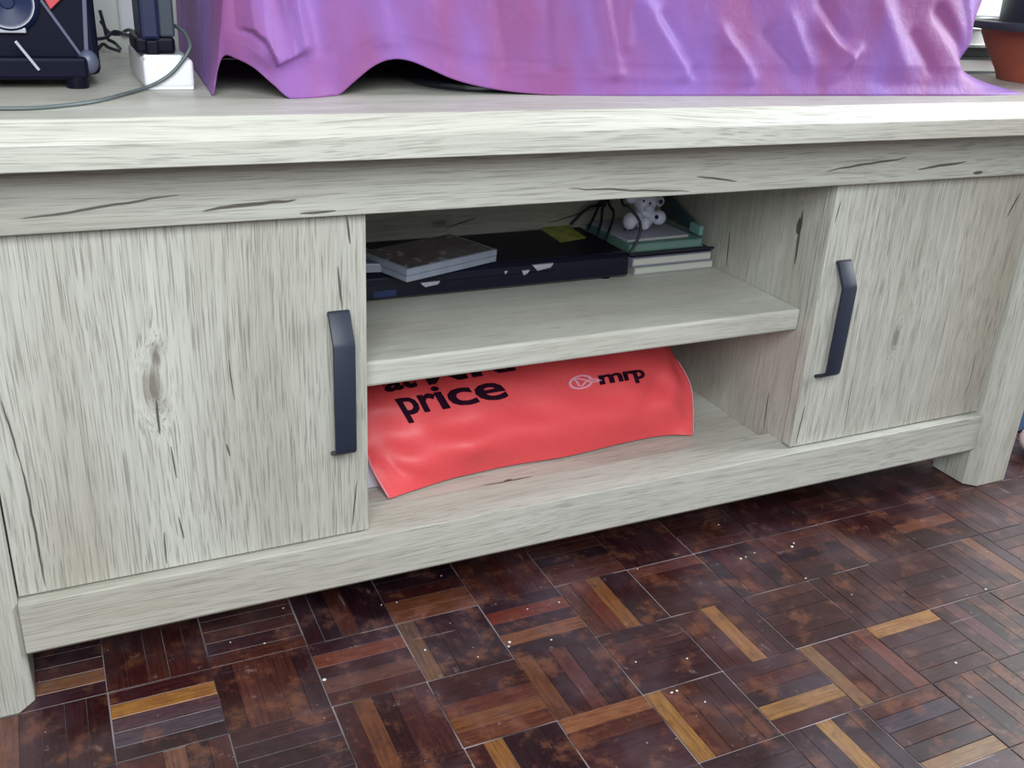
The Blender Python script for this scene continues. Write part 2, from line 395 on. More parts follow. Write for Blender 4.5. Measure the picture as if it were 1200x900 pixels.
def door(x0, x1, mat, hx):
    d = finish('door', box(x0, x1, 0, .0165, .1138, .4478, .0010), mat, cab)
    # flat bar handle bent at both ends; profile in (y, z), swept across x
    prof = [(-.0001, .3575), (-.003, .3590), (-.006, .3568), (-.0195, .3335), (-.0215, .3290), (-.0215, .2240), (-.0208, .2195), (-.0175, .2160), (-.003, .2085), (-.0001, .2078)]
    th = .0045; n_ = len(prof); inner = []
    for i, (y, z) in enumerate(prof):
        a = prof[max(i-1, 0)]; c = prof[min(i+1, n_-1)]
        ty, tz = c[0]-a[0], c[1]-a[1]; L = math.hypot(ty, tz); ny, nz = -tz/L, ty/L
        if i in (0, n_-1): inner.append((-.0001, z+(-.0046 if i == 0 else .0046)))
        else: inner.append((min(-.0001, y+ny*th*1.0), z+nz*th))
    bm = prism(prof+inner[::-1], 'x', hx-.0105, hx+.0105)
    h = finish('handle', bevel_all(bm, .0012, 2), m_handle, d, True, 40); h['label'] = 'black bar handle bent at both ends'
    return d
door(-.3285, -.0004, w_door_l, -.0282)
door(.5520, .8826, w_door_r, .5795)

# ------------------------------------------------------------------ upper shelf: player, discs, books, figurine, cables
ZS = .2905
m_blk = plain('player_black', (.006, .006, .015, 1), .4, vary=.1, spec=.14)
m_blk2 = plain('player_front', (.007, .008, .020, 1), .25, vary=.05, spec=.25)
m_silver = plain('silver_plastic', (.55, .56, .64, 1), .3, metal=.4, vary=.08)
pl = thing('disc_player', 'black flat disc player with a yellow sticker on the upper shelf', 'disc player', (.205, .26, ZS))
a = math.radians(1.2); PZ0, PZ1 = ZS+.004, ZS+.0345
PX0, PX1, PY0, PY1 = .006, .405, .190, .322
finish('casing', box(PX0, PX1, PY0+.012, PY1, PZ0, PZ1, .002), m_blk, pl)
bm = bevel_all(prism([(PY0, PZ0+.002), (PY0+.002, PZ1-.006), (PY0+.006, PZ1-.001), (PY0+.0125, PZ1+.0003), (PY0+.0125, PZ0-.0005), (PY0+.004, PZ0-.0005)], 'x', PX0-.001, PX1+.001), .0008)
fr = finish('front_panel', bm, m_blk2, pl, True, 35)
for x, y in ((.03, .205), (.38, .205), (.03, .31), (.38, .31)): finish('foot', cyl((x, y), .008, .009, ZS, PZ0+.0005, 14), m_blk, pl)
def on_front(px, py): return aty(px, py, PY0)
for (qx, qy, hw, hh) in ((636, 313, .0145, .0040), (616, 319.5, .0052, .0032), (593, 319.5, .0022, .0022), (504, 333, .0125, .0030)):  # buttons; the last, leftmost entry is a reflection built as a silver piece
    p = on_front(qx, qy)
    bt = bmesh.new(); k = hh*.9
    pts = [(p.x-hw, p.z+hh*.9), (p.x+hw, p.z+hh), (p.x+hw-k, p.z-hh*.3), (p.x-hw*.5, p.z-hh)]
    bt = bevel_all(prism(pts, 'y', PY0-.0012, PY0+.004), .0005)
    o = finish('button_or_reflection', bt, m_silver, fr, True, 40)
p0 = on_front(455, 344); o = finish('display_window', box(p0.x-.018, p0.x+.010, PY0-.0005, PY0+.003, p0.z-.004, p0.z+.004, .0006), plain('display_blue', (.02, .035, .11, 1), .1, vary=.1), fr)
p0 = on_front(640, 336); o = finish('disc_tray', box(.12, .30, PY0-.0004, PY0+.003, PZ0+.004, PZ0+.016, .0006), m_blk2, fr)
# sticker
m_stk, n, b = newmat('sticker_yellow')
P = n.new('ShaderNodeTexCoord').outputs['Object']
br = n.new('ShaderNodeTexBrick'); n.put(br.inputs['Vector'], n.vmul(P, (260, 160, 0))); br.inputs['Scale'].default_value = 1
br.inputs['Color1'].default_value = (.46, .46, .08, 1); br.inputs['Color2'].default_value = (.20, .26, .04, 1); br.inputs['Mortar'].default_value = (.10, .14, .03, 1)
n.put(b.inputs['Base Color'], n.mix(n.smooth(n.noise(P, 70, 2), .45, .6), br.outputs['Color'], (.42, .44, .09, 1))); b.inputs['Roughness'].default_value = .45
q = [atz(632, 268, PZ1), atz(663, 262, PZ1), atz(687, 279, PZ1), atz(657, 284, PZ1)]
cxy = sum((Vector((v.x, v.y, 0)) for v in q), Vector())/4
finish('sticker', prism([(v.x, v.y) for v in q], 'z', PZ1+.00005, PZ1+.0005), m_stk, pl)

def disc_case(name, label, corners, z0, h, cover, seed):
    c = sum((Vector(p) for p in corners), Vector((0, 0)))/4
    t = thing(name, label, 'disc case', (c.x, c.y, z0), 'disc cases on the player')
    sp = bevel_all(prism(corners, 'z', z0, z0+h), .0010)
    finish('case_shell', sp, m_case, t)
    ins = [tuple(c+(Vector(p)-c)*.93) for p in corners]
    finish('cover_sheet', prism(ins, 'z', z0+h+.00002, z0+h+.0005), cover, t)
    return t
m_case, n, b = newmat('clear_case_plastic')
P = n.new('ShaderNodeTexCoord').outputs['Object']; n.put(b.inputs['Base Color'], n.mix(n.noise(P, 40, 2), (.42, .46, .58, 1), (.26, .30, .40, 1)))
b.inputs['Roughness'].default_value = .15; b.inputs['Transmission Weight'].default_value = .25
def printed(name, c1, c2, c3, sc=45):
    m, n, b = newmat(name); P = n.new('ShaderNodeTexCoord').outputs['Object']
    c = n.mix(n.smooth(n.noise(P, sc, 4, .6), .35, .65), c1, c2)
    c = n.mix(n.smooth(n.noise(n.vadd(P, (3, 1, 0)), sc*1.6, 3), .58, .68), c, c3)
    n.put(b.inputs['Base Color'], c); b.inputs['Roughness'].default_value = .12; b.inputs['Specular IOR Level'].default_value = .6
    return m
cov1 = printed('cover_brown', (.055, .042, .048, 1), (.10, .085, .10, 1), (.24, .22, .25, 1))
cov2 = printed('cover_blue', (.045, .07, .12, 1), (.09, .12, .18, 1), (.2, .26, .34, 1))
A_, B_ = Vector((.1115, .2065)), Vector((.2455, .2720))
zc = PZ1+.0004
f0 = atz(477, 316, zc+.016); f1 = atz(573, 289, zc+.016)
A_ = Vector((f0.x, f0.y)); B_ = Vector((f1.x, f1.y)); d_ = (B_-A_); nrm = Vector((-d_.y, d_.x)).normalized()
depth = .118 if d_.length > .12 else d_.length*.9
# keep the case above the player's top
def quad(A, d, dep, nr): return [tuple(A), tuple(A+d), tuple(A+d+nr*dep), tuple(A+nr*dep)]
ang = math.radians(20); d_ = Vector((math.cos(ang), math.sin(ang)))*d_.length; nrm = Vector((-d_.y, d_.x)).normalized()
q1 = quad(A_, d_, .085, nrm)
disc_case('disc_case', 'lower clear disc case lying under another on the black player', quad(A_+nrm*.002+d_*.01, d_, .085, nrm), zc, .0075, cov2, 1)
disc_case('disc_case', 'upper disc case with a dark brown cover on the black player', q1, zc+.0082, .0078, cov1, 2)
fl = atz(461, 309, zc+.010); A2 = Vector((fl.x-.085, fl.y-.028)); 
q3 = quad(Vector((.0125, .205)), Vector((fl.x-.0125, fl.y-.205)), .085, Vector((-.16, 1)).normalized())
q3 = [(max(x, .003), y) for x, y in q3]
disc_case('disc_case', 'dark blue disc case by the left door on the black player', q3, zc, .0105, cov2, 3)

# books under the figurine
def book(name, label, cat, x0, x1, y0, y1, z0, z1, cover, pages, rot=0, cv=.0012, group='books on the upper shelf'):
    c = Vector(((x0+x1)/2, (y0+y1)/2, z0)); t = thing(name, label, cat, c, group)
    mk = lambda *a, **k: box(*a, **k)
    bmp = box(x0+.002, x1-.002, y0+.002, y1-.002, z0+cv, z1-cv); 
    bc = box(x0, x1, y0, y1, z1-cv, z1, .0004, 1); bd = box(x0, x1, y0, y1, z0, z0+cv, .0004, 1); bs = box(x0, x0+.0016, y0, y1, z0+cv, z1-cv)
    for q_ in (bmp, bc, bd, bs):
        if rot: bmesh.ops.rotate(q_, verts=q_.verts, cent=c, matrix=Matrix.Rotation(rot, 3, 'Z'))
    finish('pages', bmp, pages, t)
    finish('front_cover', bc, cover, t); finish('back_cover', bd, cover, t); finish('spine', bs, cover, t)
    return t
m_pages, n, b = newmat('page_edges'); P = n.new('ShaderNodeTexCoord').outputs['Object']
n.put(b.inputs['Base Color'], n.mix(n.noise(n.vmul(P, (8, 8, 2200)), 1, 2), (.60, .62, .56, 1), (.40, .42, .38, 1))); b.inputs['Roughness'].default_value = .8
m_cgrey = plain('cover_grey', (.34, .36, .36, 1), .5); m_clil = plain('cover_lilac', (.30, .30, .42, 1), .45)
m_green = plain('cover_green', (.16, .33, .27, 1), .45, vary=.2); m_dark = plain('cover_dark', (.012, .014, .03, 1), .4)
m_note = plain('cover_pale', (.50, .51, .64, 1), .4, vary=.15); m_teal = plain('cover_teal', (.05, .10, .13, 1), .4, vary=.2)
book('book', 'grey paperback at the bottom of the stack on the upper shelf', 'book', .420, .548, .199, .322, ZS, ZS+.0110, m_cgrey, m_pages, math.radians(.8))
book('book', 'lilac topped paperback second from the bottom of the shelf stack', 'book', .418, .545, .201, .322, ZS+.0112, ZS+.0225, m_clil, m_pages, math.radians(.5))
book('book', 'green book under the spotted white figurine on the shelf', 'book', .418, .538, .215, .324, ZS+.0262, ZS+.0375, m_green, plain('page_green', (.20, .34, .30, 1), .7), math.radians(1))
book('notebook', 'thin dark notebook between lilac paperback and green book on the shelf', 'notebook', .419, .546, .205, .323, ZS+.0226, ZS+.0260, m_dark, m_dark, math.radians(.5), .0008)
NZ = ZS+.0414
book('notepad', 'pale lilac notepad on top of the shelf stack under the figurine', 'notepad', .420, .520, .224, .322, ZS+.0377, NZ, m_note, m_pages, math.radians(2), .0006)
# teal folder leaning on the right inner wall behind the books
bm = prism([(.232, ZS+.0415), (.329, ZS+.0420), (.329, ZS+.074), (.232, ZS+.046)], 'x', .5400, .5475)
fo = tag(finish('folder', bevel_all(bm, .0008), m_teal), 'dark teal folder leaning on the right inner wall above the books', 'folder')
fo.location.z = .0
finish('index_tab', box(.533, .5398, .221, .245, ZS+.0400, ZS+.0530, .001), plain('tab_teal', (.22, .42, .42, 1), .4), fo)

# figurine: sitting white bear with dark spots
m_cer, n, b = newmat('white_glaze'); P = n.new('ShaderNodeTexCoord').outputs['Object']
n.put(b.inputs['Base Color'], n.mix(n.noise(P, 60, 2), (.74, .77, .93, 1), (.64, .68, .88, 1))); b.inputs['Roughness'].default_value = .08; b.inputs['Coat Weight'].default_value = .5
m_blue = plain('blue_glaze', (.012, .018, .10, 1), .15, vary=.1)
BY = .262
def fp(px, py, y): return aty(px, py, y)
base_c = fp(756, 272, BY)
bear = thing('bear_figurine', 'small white ceramic bear figurine with dark blue spots on top of the books', 'figurine', (base_c.x, BY, NZ))
bm = bmesh.new()
bc_ = Vector((fp(755, 256, BY).x, BY+.002, NZ+.020))
ball(bc_, .0170, (.95, .85, 1.17), bm)
hc = fp(757, 236, BY-.004); hc = Vector((hc.x, BY-.002, max(hc.z, NZ+.040)))
ball(hc, .0165, (1.05, .9, .98), bm)
for px, py, r, dy in ((773, 236, .0072, .0), (740, 231, .0085, -.004)):
    p = fp(px, py, BY+dy); ball(p, r, (1, .6, 1), bm)
lf = fp(738, 259, BY-.016); lf.z = max(lf.z, NZ+.0100); ball(lf, .0110, (.85, .9, 1.05), bm)
rf = fp(772, 255, BY-.010); rf.z = max(rf.z, NZ+.0095); ball(rf, .0100, (1.05, .9, 1.0), bm)
for p in (lf, rf): tube([bc_+Vector((0, 0, -.006)), (bc_+p)/2, p], .0085, 5, 10, bm)
ar = fp(756, 262, BY-.016); ball(Vector((ar.x, ar.y, max(ar.z, NZ+.009))), .0085, (.8, .8, 1.1), bm)
ball(hc+Vector((-.001, -.0115, -.006)), .0072, (1, .8, .8), bm)
finish('body', bm, m_cer, bear, True)
def spot(name, px, py, c, r, rr, label=None):
    """a dark glaze spot lying on a ball of the figurine"""
    v = ray(px, py); c = Vector(c); oc = CAM-c; A = v.dot(v); B = v.dot(oc); C = oc.dot(oc)-r*r; D = B*B-A*C
    t = (-B-math.sqrt(max(D, 0)))/A; p = CAM+v*t; nn = (p-c).normalized()
    bm = bmesh.new(); ball((0, 0, 0), rr, (1, 1, .35), bm, 10, 6)
    mt = nn.to_track_quat('Z', 'Y').to_matrix(); bmesh.ops.rotate(bm, verts=bm.verts, cent=(0, 0, 0), matrix=mt); bmesh.ops.translate(bm, verts=bm.verts, vec=p)
    o = finish(name, bm, m_blue, bear, True); return o
spot('eye', 754.5, 235.5, hc, .0163, .0016); spot('eye', 762, 238.3, hc, .0160, .0018); spot('nose', 755, 245, hc+Vector((-.001, -.0115, -.006)), .0066, .0016)
spot('ear_spot', 774.5, 236.8, fp(773, 236, BY), .0058, .0034)
spot('foot_spot', 732, 269, lf, .0106, .0028); spot('foot_spot', 739, 270, lf, .0106, .0024); spot('foot_spot', 769.5, 254.5, rf, .0098, .0030)
spot('foot_spot', 757.5, 269.5, Vector((ar.x, ar.y, max(ar.z, NZ+.009))), .0083, .0022)

# black cables hanging from the back panel's cable hole
m_cab = plain('cable_black', (.008, .012, .024, 1), .4, vary=.05)
cb = [((705, 232, .322), (690, 243, .318), (677, 256, .3245), (668, 268, .3255)),
      ((708, 231, .318), (701, 243, .314), (694, 258, .3245), (686, 275, .3255)),
      ((711, 231, .314), (706, 245, .309), (701, 258, .318), (699, 274, .3255)),
      ((713, 231, .322), (719, 248, .316), (717, 264, .3225), (709, 280, .3255))]
for i, c in enumerate(cb):
    top = Vector((aty(708, 232, .318).x-.006+.006*i, .3235, .446))
    pts = [top]+[aty(*q) for q in c]; pts[-1] = atz(*((669, 263), (687, 272), (700, 276), (711, 281))[i], PZ1+.0021)
    pts[-2] = (pts[-3]+pts[-1])/2+Vector((.002, 0, .003)); pts[-1].x = min(pts[-1].x, .402)
    tag(finish('cable', tube(pts, .0019, 8, 8), m_cab, None, True), ('black cable hanging behind the disc player, farthest left of the four', 'black cable hanging behind the disc player, second from the left', 'black cable hanging behind the disc player, third from the left', 'black cable bowing right behind the disc player, nearest the figurine')[i], 'cable', 'cables behind the disc player')
pts = [Vector((aty(724, 225, .30).x, .31, .446)), aty(728, 232, .22), aty(737, 243, .205), aty(749, 258, .196), aty(750, 272, .193), aty(744, 287, .192), aty(738, 297, .193), aty(747, 297, .1965), aty(770, 295, .1975), aty(805, 292, .199), aty(836, 290, .203)]
tag(finish('cable', tube(pts, .0019, 8, 8), m_cab, None, True), 'black cable looping in front of the white figurine and along the books', 'cable')

# ------------------------------------------------------------------ lower compartment: red bag
m_bag, n, b = newmat('red_nonwoven'); P = n.new('ShaderNodeTexCoord').outputs['Object']
n.put(b.inputs['Base Color'], n.mix(n.noise(P, 300, 2), (.80, .085, .095, 1), (.68, .065, .08, 1))); b.inputs['Roughness'].default_value = .5
n.put(b.inputs['Normal'], n.bump(n.noise(P, 55, 4), .25, .0012))
ZB = .1008
# control rows (front hem to the top at the back), each a polyline of (px, py, y)
rows = [
 [(457, 584, None), (496, 571, None), (536, 559, None), (600, 545, None), (665, 534.5, None), (735, 518, None), (780, 510, None), (811, 510, None)],
 [(437, 549, 0.090), (483, 541, 0.084), (530, 528, 0.084), (598, 512, 0.088), (664, 500, 0.093), (733, 486, 0.099), (783, 476, 0.105), (811, 474, 0.116)],
 [(427, 521, 0.114), (474, 508, 0.110), (522, 496, 0.109), (594, 480, 0.112), (660, 468, 0.116), (730, 455, 0.121), (780, 448, 0.127), (806, 446, 0.136)],
 [(410, 487, 0.132), (462, 470, 0.127), (512, 460, 0.126), (584, 446, 0.130), (652, 434, 0.135), (724, 423, 0.142), (770, 416, 0.150), (788, 415, 0.162)],
 [(398, 458, 0.166), (452, 440, 0.166), (502, 430, 0.166), (575, 418, 0.168), (645, 408, 0.171), (716, 398, 0.176), (760, 394, 0.181), (778, 396, 0.191)],
]
rowp = []
for ri, r in enumerate(rows):
    L = []
    for (px, py, y) in r:
        p = atz(px, py, ZB+.003) if y is None else aty(px, py, y)
        p.z = max(p.z, ZB+.002); p.x = min(max(p.x, .006), .545); L.append(p)
    rowp.append(L)
rowp.append([Vector((p.x+.004, .245, p.z-.004)) for p in rowp[-1]])
rowp.append([Vector((p.x+.006, .305, max(ZB+.03, p.z-.03))) for p in rowp[-2]])
rowp.append([Vector((p.x, .315, ZB+.002)) for p in rowp[-1]])
NU, NV = 84, 8
fine_rows = [catmull(L, 12) for L in rowp]                 # 7*12+1 columns
cols = [catmull([fr_[i] for fr_ in fine_rows], NV) for i in range(len(fine_rows[0]))]
for i, c in enumerate(cols):
    for j, p in enumerate(c):
        if 1 < j < 36:
            e = min(1, (j-1)/5, (36-j)/6)*min(1, i/6, (len(cols)-1-i)/6)
            # soft creases: one rising from the front left third, one slanting into the right corner
            d = -.0016*math.sin(i*.42+j*.23)*math.sin(j*.3)-.004*math.exp(-((i-27-j*.25)/2.6)**2)*math.exp(-((j-7)/6)**2)
            d += .004*math.exp(-((i-10+j*.5)/3)**2)*math.exp(-((j-8)/6)**2)-.004*math.exp(-((i-70-j*.3)/3.5)**2)*math.exp(-((j-15)/7)**2)+.003*math.exp(-((i-62-j*.4)/3)**2)*math.exp(-((j-13)/7)**2)
            p.y += d*e; p.z += -d*e*.5
def bag_pt(u, v):
    """u in columns 0..84, v in control rows 0..7"""
    i = min(int(u), len(cols)-2); fu = u-i; vv = v*NV; j = min(int(vv), len(cols[0])-2); fv = vv-j
    a, b_, c, d = cols[i][j], cols[i+1][j], cols[i][j+1], cols[i+1][j+1]
    return (a*(1-fu)+b_*fu)*(1-fv)+(c*(1-fu)+d*fu)*fv
bm = bmesh.new()
G = [[bm.verts.new(p) for p in c] for c in cols]
for i in range(len(G)-1):
    for j in range(len(G[0])-1): bm.faces.new((G[i][j], G[i+1][j], G[i+1][j+1], G[i][j+1]))
nj = len(G[0])
for i in range(len(G)-1): bm.faces.new((G[i][nj-1], G[i+1][nj-1], G[i+1][0], G[i][0]))
bm.faces.new(G[0][::-1]); bm.faces.new(G[-1])
bag = thing('shopping_bag', 'filled red shopping bag with black lettering on the lower shelf', 'bag', (.25, .18, ZB))
finish('bag_body', bm, m_bag, bag, True, 60)
m_seam = plain('seam_pink', (.80, .26, .32, 1), .5)
for e, dx in ((0, -.001), (len(cols)-1, .001)):
    pts = [p+Vector((dx, -.001, .0005)) for p in cols[e][:NV*3:2]]
    finish('seam', tube(pts, .0013 if e == 0 else .0008, 2, 6), m_seam, bag, True)
m_ink = plain('ink_black', (.02, .004, .015, 1), .9, vary=.05, spec=.08); m_logo = plain('ink_pale_pink', (.78, .36, .48, 1), .5, vary=.05)
def invert(px, py):
    best = None
    for i in range(0, len(cols)):
        for j in range(0, NV*5):
            x, y, d = toscreen(cols[i][j]); e = (x-px)**2+(y-py)**2
            if best is None or e < best[0]: best = (e, i, j/NV)
    u, v = best[1], best[2]
    for _ in range(12):
        x, y, d = toscreen(bag_pt(u, v)); xu, yu, _d = toscreen(bag_pt(min(u+.5, 83.9), v)); xv, yv, _d = toscreen(bag_pt(u, v+.05))
        a, b_, c, d2 = (xu-x)/.5, (xv-x)/.05, (yu-y)/.5, (yv-y)/.05; det = a*d2-b_*c
        if abs(det) < 1e-6: break
        ex, ey = px-x, py-y
        u = min(max(u+.8*(ex*d2-b_*ey)/det, 0), 83.4); v = min(max(v+.8*(a*ey-c*ex)/det, 0), 4.9)
    return Vector((u, v))
def bag_text(name, s, bl, br, tl, tr, mat, bold=.02, spacing=1.0, x0=None, bm_in=None, fit=True):
    """letters wrapped on the bag: bl..tr are the corners of the strip between baseline and x-height"""
    if bm_in is None:
        cu = bpy.data.curves.new('t', 'FONT'); cu.body = s; cu.size = 1; cu.offset = bold; cu.space_character = spacing; cu.resolution_u = 3
        to = bpy.data.objects.new('t', cu); COL.objects.link(to); dg = bpy.context.evaluated_depsgraph_get()
        me = bpy.data.meshes.new_from_object(to.evaluated_get(dg)); bpy.data.objects.remove(to)
        bm = bmesh.new(); bm.from_mesh(me); XH = .53
    else: bm, XH = bm_in, 1.
    for _ in range(2):
        le = [e for e in bm.edges if e.calc_length() > .12]
        if le: bmesh.ops.subdivide_edges(bm, edges=le, cuts=1, use_grid_fill=False)
    bmesh.ops.triangulate(bm, faces=bm.faces)
    xs = [v.co.x for v in bm.verts]; xa, xb = min(xs), max(xs)
    c = [invert(*q_) for q_ in (bl, br, tl, tr)]
    ex = bmesh.ops.extrude_face_region(bm, geom=list(bm.faces))
    topv = {g for g in ex['geom'] if isinstance(g, bmesh.types.BMVert)}
    for v in bm.verts:
        s_ = (v.co.x-xa)/(xb-xa); t = v.co.y/XH
        uv = (c[0]*(1-s_)+c[1]*s_)*(1-t)+(c[2]*(1-s_)+c[3]*s_)*t
        uv = Vector((min(max(uv.x, 0), 83.9), min(max(uv.y, 0), 6.9)))
        p = bag_pt(*uv); du = bag_pt(min(uv.x+1, 83.9), uv.y)-bag_pt(max(uv.x-1, 0), uv.y); dv = bag_pt(uv.x, uv.y+.1)-bag_pt(uv.x, max(uv.y-.1, 0))
        nn = du.cross(dv).normalized()
        v.co = p+nn*(.0013 if v in topv else .0006)
    return finish(name, bm, mat, bag)
bag_text('lettering', 'price', (473.5, 486), (597, 465), (461, 466.5), (584.5, 445), m_ink, .022, .97)
bag_text('lettering', 'at MRP', (452, 460), (626, 430), (444, 445), (616, 414), m_ink, .028, .96)
bag_text('logo_lettering', 'mrp', (703, 450.5), (756, 442.5), (700, 439.5), (753, 431.5), m_ink, .03, .95)
# logo: pale ring with a sweep inside and a tail towards the letters
bm = bmesh.new()
def band(pts, wd):
    pts = [Vector(p) for p in pts]; L, R_ = [], []
    for i, p in enumerate(pts):
        t = (pts[min(i+1, len(pts)-1)]-pts[max(i-1, 0)]).normalized(); nn = Vector((-t.y, t.x))*wd/2
        L.append(bm.verts.new((*(p+nn), 0))); R_.append(bm.verts.new((*(p-nn), 0)))
    for i in range(len(pts)-1): bm.faces.new((L[i], L[i+1], R_[i+1], R_[i]))
band([(.5+.5*math.cos(t*.2244+.12), .5+.5*math.sin(t*.2244+.12)) for t in range(28)], .13)
band([(.14, .85), (.32, .62), (.40, .25), (.52, .16), (.70, .42), (.95, .62), (1.25, .48), (1.45, .42)], .11)
band([(.14, .85), (.42, .80), (.72, .60), (1.0, .36), (1.22, .34), (1.45, .42)], .10)
bag_text('logo_ring', '', (667, 457.5), (706, 451), (665, 443), (703, 436.5), m_logo, bm_in=bm)
# white paper bag behind the red one
p = [aty(420, 528, .106), aty(436, 541, .099), atz(446.5, 569.5, ZB), atz(420, 574.5, ZB)]
bm = bmesh.new()
q = [Vector((max(v.x, .004), v.y, max(v.z, ZB+.0006))) for v in p]; q[2].z = q[3].z = ZB+.0006
A = [bm.verts.new(v) for v in q]; B = [bm.verts.new(v+Vector((0, .012, 0))) for v in q]
bm.faces.new(A); bm.faces.new(B[::-1])
for i in range(4): bm.faces.new((A[i], A[(i+1) % 4], B[(i+1) % 4], B[i]))
tag(finish('paper_packet', bm, plain('white_paper', (.68, .70, .80, 1), .6, vary=.05)), 'white paper packet peeking out left of the red bag', 'packet')

# ------------------------------------------------------------------ on top: television under a purple cloth
m_tv = plain('tv_gloss_black', (.012, .018, .026, 1), .12, vary=.05, spec=.6)
tv = thing('television', 'black television hidden under the purple cloth with only its glossy foot showing', 'television', (.35, .19, ZT))
def rrect(x0, x1, y0, y1, r, n=7):
    out = []
    for cx, cy, a0 in ((x0+r, y0+r, math.pi), (x1-r, y0+r, 1.5*math.pi), (x1-r, y1-r, 0), (x0+r, y1-r, .5*math.pi)):
        out += [(cx+r*math.cos(a0+k*math.pi/2/n), cy+r*math.sin(a0+k*math.pi/2/n)) for k in range(n+1)]
    return out
bm = prism(rrect(.092, .60, .067, .29, .065), 'z', ZT+.0002, ZT+.0078); bevel_all(bm, .0022, 3)
finish('base_plate', bm, m_tv, tv, True, 30)
finish('neck', bevel_all(prism([(.27, ZT+.007), (.43, ZT+.007), (.40, .66), (.30, .66)], 'y', .185, .225), .004), m_tv, tv)
finish('screen_panel', box(-.085, .765, .150, .200, .625, 1.10, .008, 3), m_tv, tv)

m_cl, n, b = newmat('purple_shot_satin'); P = n.new('ShaderNodeTexCoord').outputs['Object']
wv = n.noise(n.vmul(P, (14, 14, 3)), 1, 3, .5)
c = n.mix(n.smooth(wv, .35, .68), (.235, .080, .225, 1), (.22, .118, .40, 1))
thr = n.noise(n.vmul(P, (1500, 1500, 140)), 1, 2)
c = n.mix(n.math('MULTIPLY', n.smooth(thr, .4, .7), .22), c, (.34, .08, .19, 1))
n.put(b.inputs['Base Color'], c); b.inputs['Roughness'].default_value = .55; b.inputs['Specular IOR Level'].default_value = .28
b.inputs['Specular Tint'].default_value = (.65, .55, 1, 1)
b.inputs['Sheen Weight'].default_value = .12; b.inputs['Sheen Tint'].default_value = (.50, .42, 1, 1); b.inputs['Sheen Roughness'].default_value = .35
n.put(b.inputs['Normal'], n.bump(n.noise(n.vmul(P, (9, 9, 9)), 4, 4, .55), .35, .006))
CZ = ZT+.0004
def hz(px, py): return atz(px, py, CZ)
# columns along the hem: hem point, mid point x/y, upper point x/y (upper row at z .64)
C_ = []
def colm(h, mx=None, my=None, tx=None, ty=None): C_.append((Vector(h), mx, my, tx, ty))
colm((-.108, .33, CZ), -.108, .33, -.108, .32)
colm((-.106, .25, CZ), -.107, .25, -.107, .24)
colm((-.112, .15, CZ), -.109, .155, -.107, .155)
colm((-.1165, .085, CZ), -.111, .088, -.1045, .092)
t_ = hz(249, 112); colm((t_.x, t_.y, CZ), -.1115, .072, -.103, .076)
h = aty(254, 88, .067); colm(h, -.110, .064, -.101, .069)
h = aty(262, 66, .062); colm(h, -.107, .060, -.099, .064)
h = aty(277, 69, .055); colm(h, -.098, .055, -.091, .062)
h = aty(298, 80, .050); colm(h, -.086, .053, -.080, .062)
h = aty(320, 99, .047); colm(h, -.073, .051, -.068, .063)
h = hz(341, 115.5); colm(h, -.058, .050, -.056, .066)
h = hz(368, 114.5); colm(h, -.036, .054, -.040, .070)
h = hz(395, 112); colm(h, -.012, .059, -.016, .073)
h = aty(415, 96, .058); colm(h, .004, .062, 0, .074)
h = aty(437, 78, .058); colm(h, .022, .064, .018, .075)
h = aty(458, 69.5, .058); colm(h, .040, .064, .036, .075)
h = aty(480, 71, .057); colm(h, .060, .064, .056, .075)
h = aty(503, 80, .055); colm(h, .080, .064, .078, .075)
h = aty(530, 92, .053); colm(h, .104, .064, .102, .076)
h = aty(562, 101, .052); colm(h, .132, .063, .132, .076)
h = aty(602, 107.5, .052); colm(h, .168, .062, .170, .076)
h = hz(660, 111.5); colm(h, .216, .060, .220, .075)
for px in (720, 780, 840, 900, 960, 1020, 1075):
    h = hz(px, 112); colm(h, None, h.y+.010, None, h.y+.030)
h = hz(1120, 112); colm(h, .708, h.y+.012, .715, h.y+.034)
h = hz(1160, 111.5); colm(h, .732, h.y+.018, .752, h.y+.044)
h = hz(1196, 110.5); colm(h, .746, h.y+.028, .775, h.y+.050)
colm((.838, .022, CZ), .752, .050, .782, .066)
colm((.820, .055, CZ), .757, .085, .784, .098)
colm((.800, .15, CZ), .770, .16, .786, .16)
colm((.800, .25, CZ), .780, .25, .786, .24)
colm((.795, .33, CZ), .785, .33, .786, .32)
for bx_ in (.74, .5, .2, -.06): colm((bx_, .342, CZ), bx_, .342, bx_, .335)
colm((-.108, .331, CZ), -.108, .331, -.108, .321)
NS = 14
hems = catmull([c[0] for c in C_], NS)
mids = catmull([Vector((c[0].x if c[1] is None else c[1], c[2], max(.578, c[0].z+.012))) for c in C_], NS)
tops = catmull([Vector((c[0].x if c[3] is None else c[3], c[4], .645)) for c in C_], NS)
def top2(p):
    # continue up to the screen's top edge
    x = min(max(p.x, -.100), .780); y = .142 if p.y < .13 else (.205 if p.y > .31 else min(p.y, .21))
    return Vector((x, y, 1.1055))
def gauss(d, s): return math.exp(-(d/s)**2)
def sdist(x, z, a, c):
    ax, az, cx, cz = a[0], a[1], c[0], c[1]; L2 = (cx-ax)**2+(cz-az)**2
    t = max(0, min(1, ((x-ax)*(cx-ax)+(z-az)*(cz-az))/L2)); return math.hypot(x-ax-t*(cx-ax), z-az-t*(cz-az)), t
def fw(px, py): p = aty(px, py, .06); return (p.x, p.z)
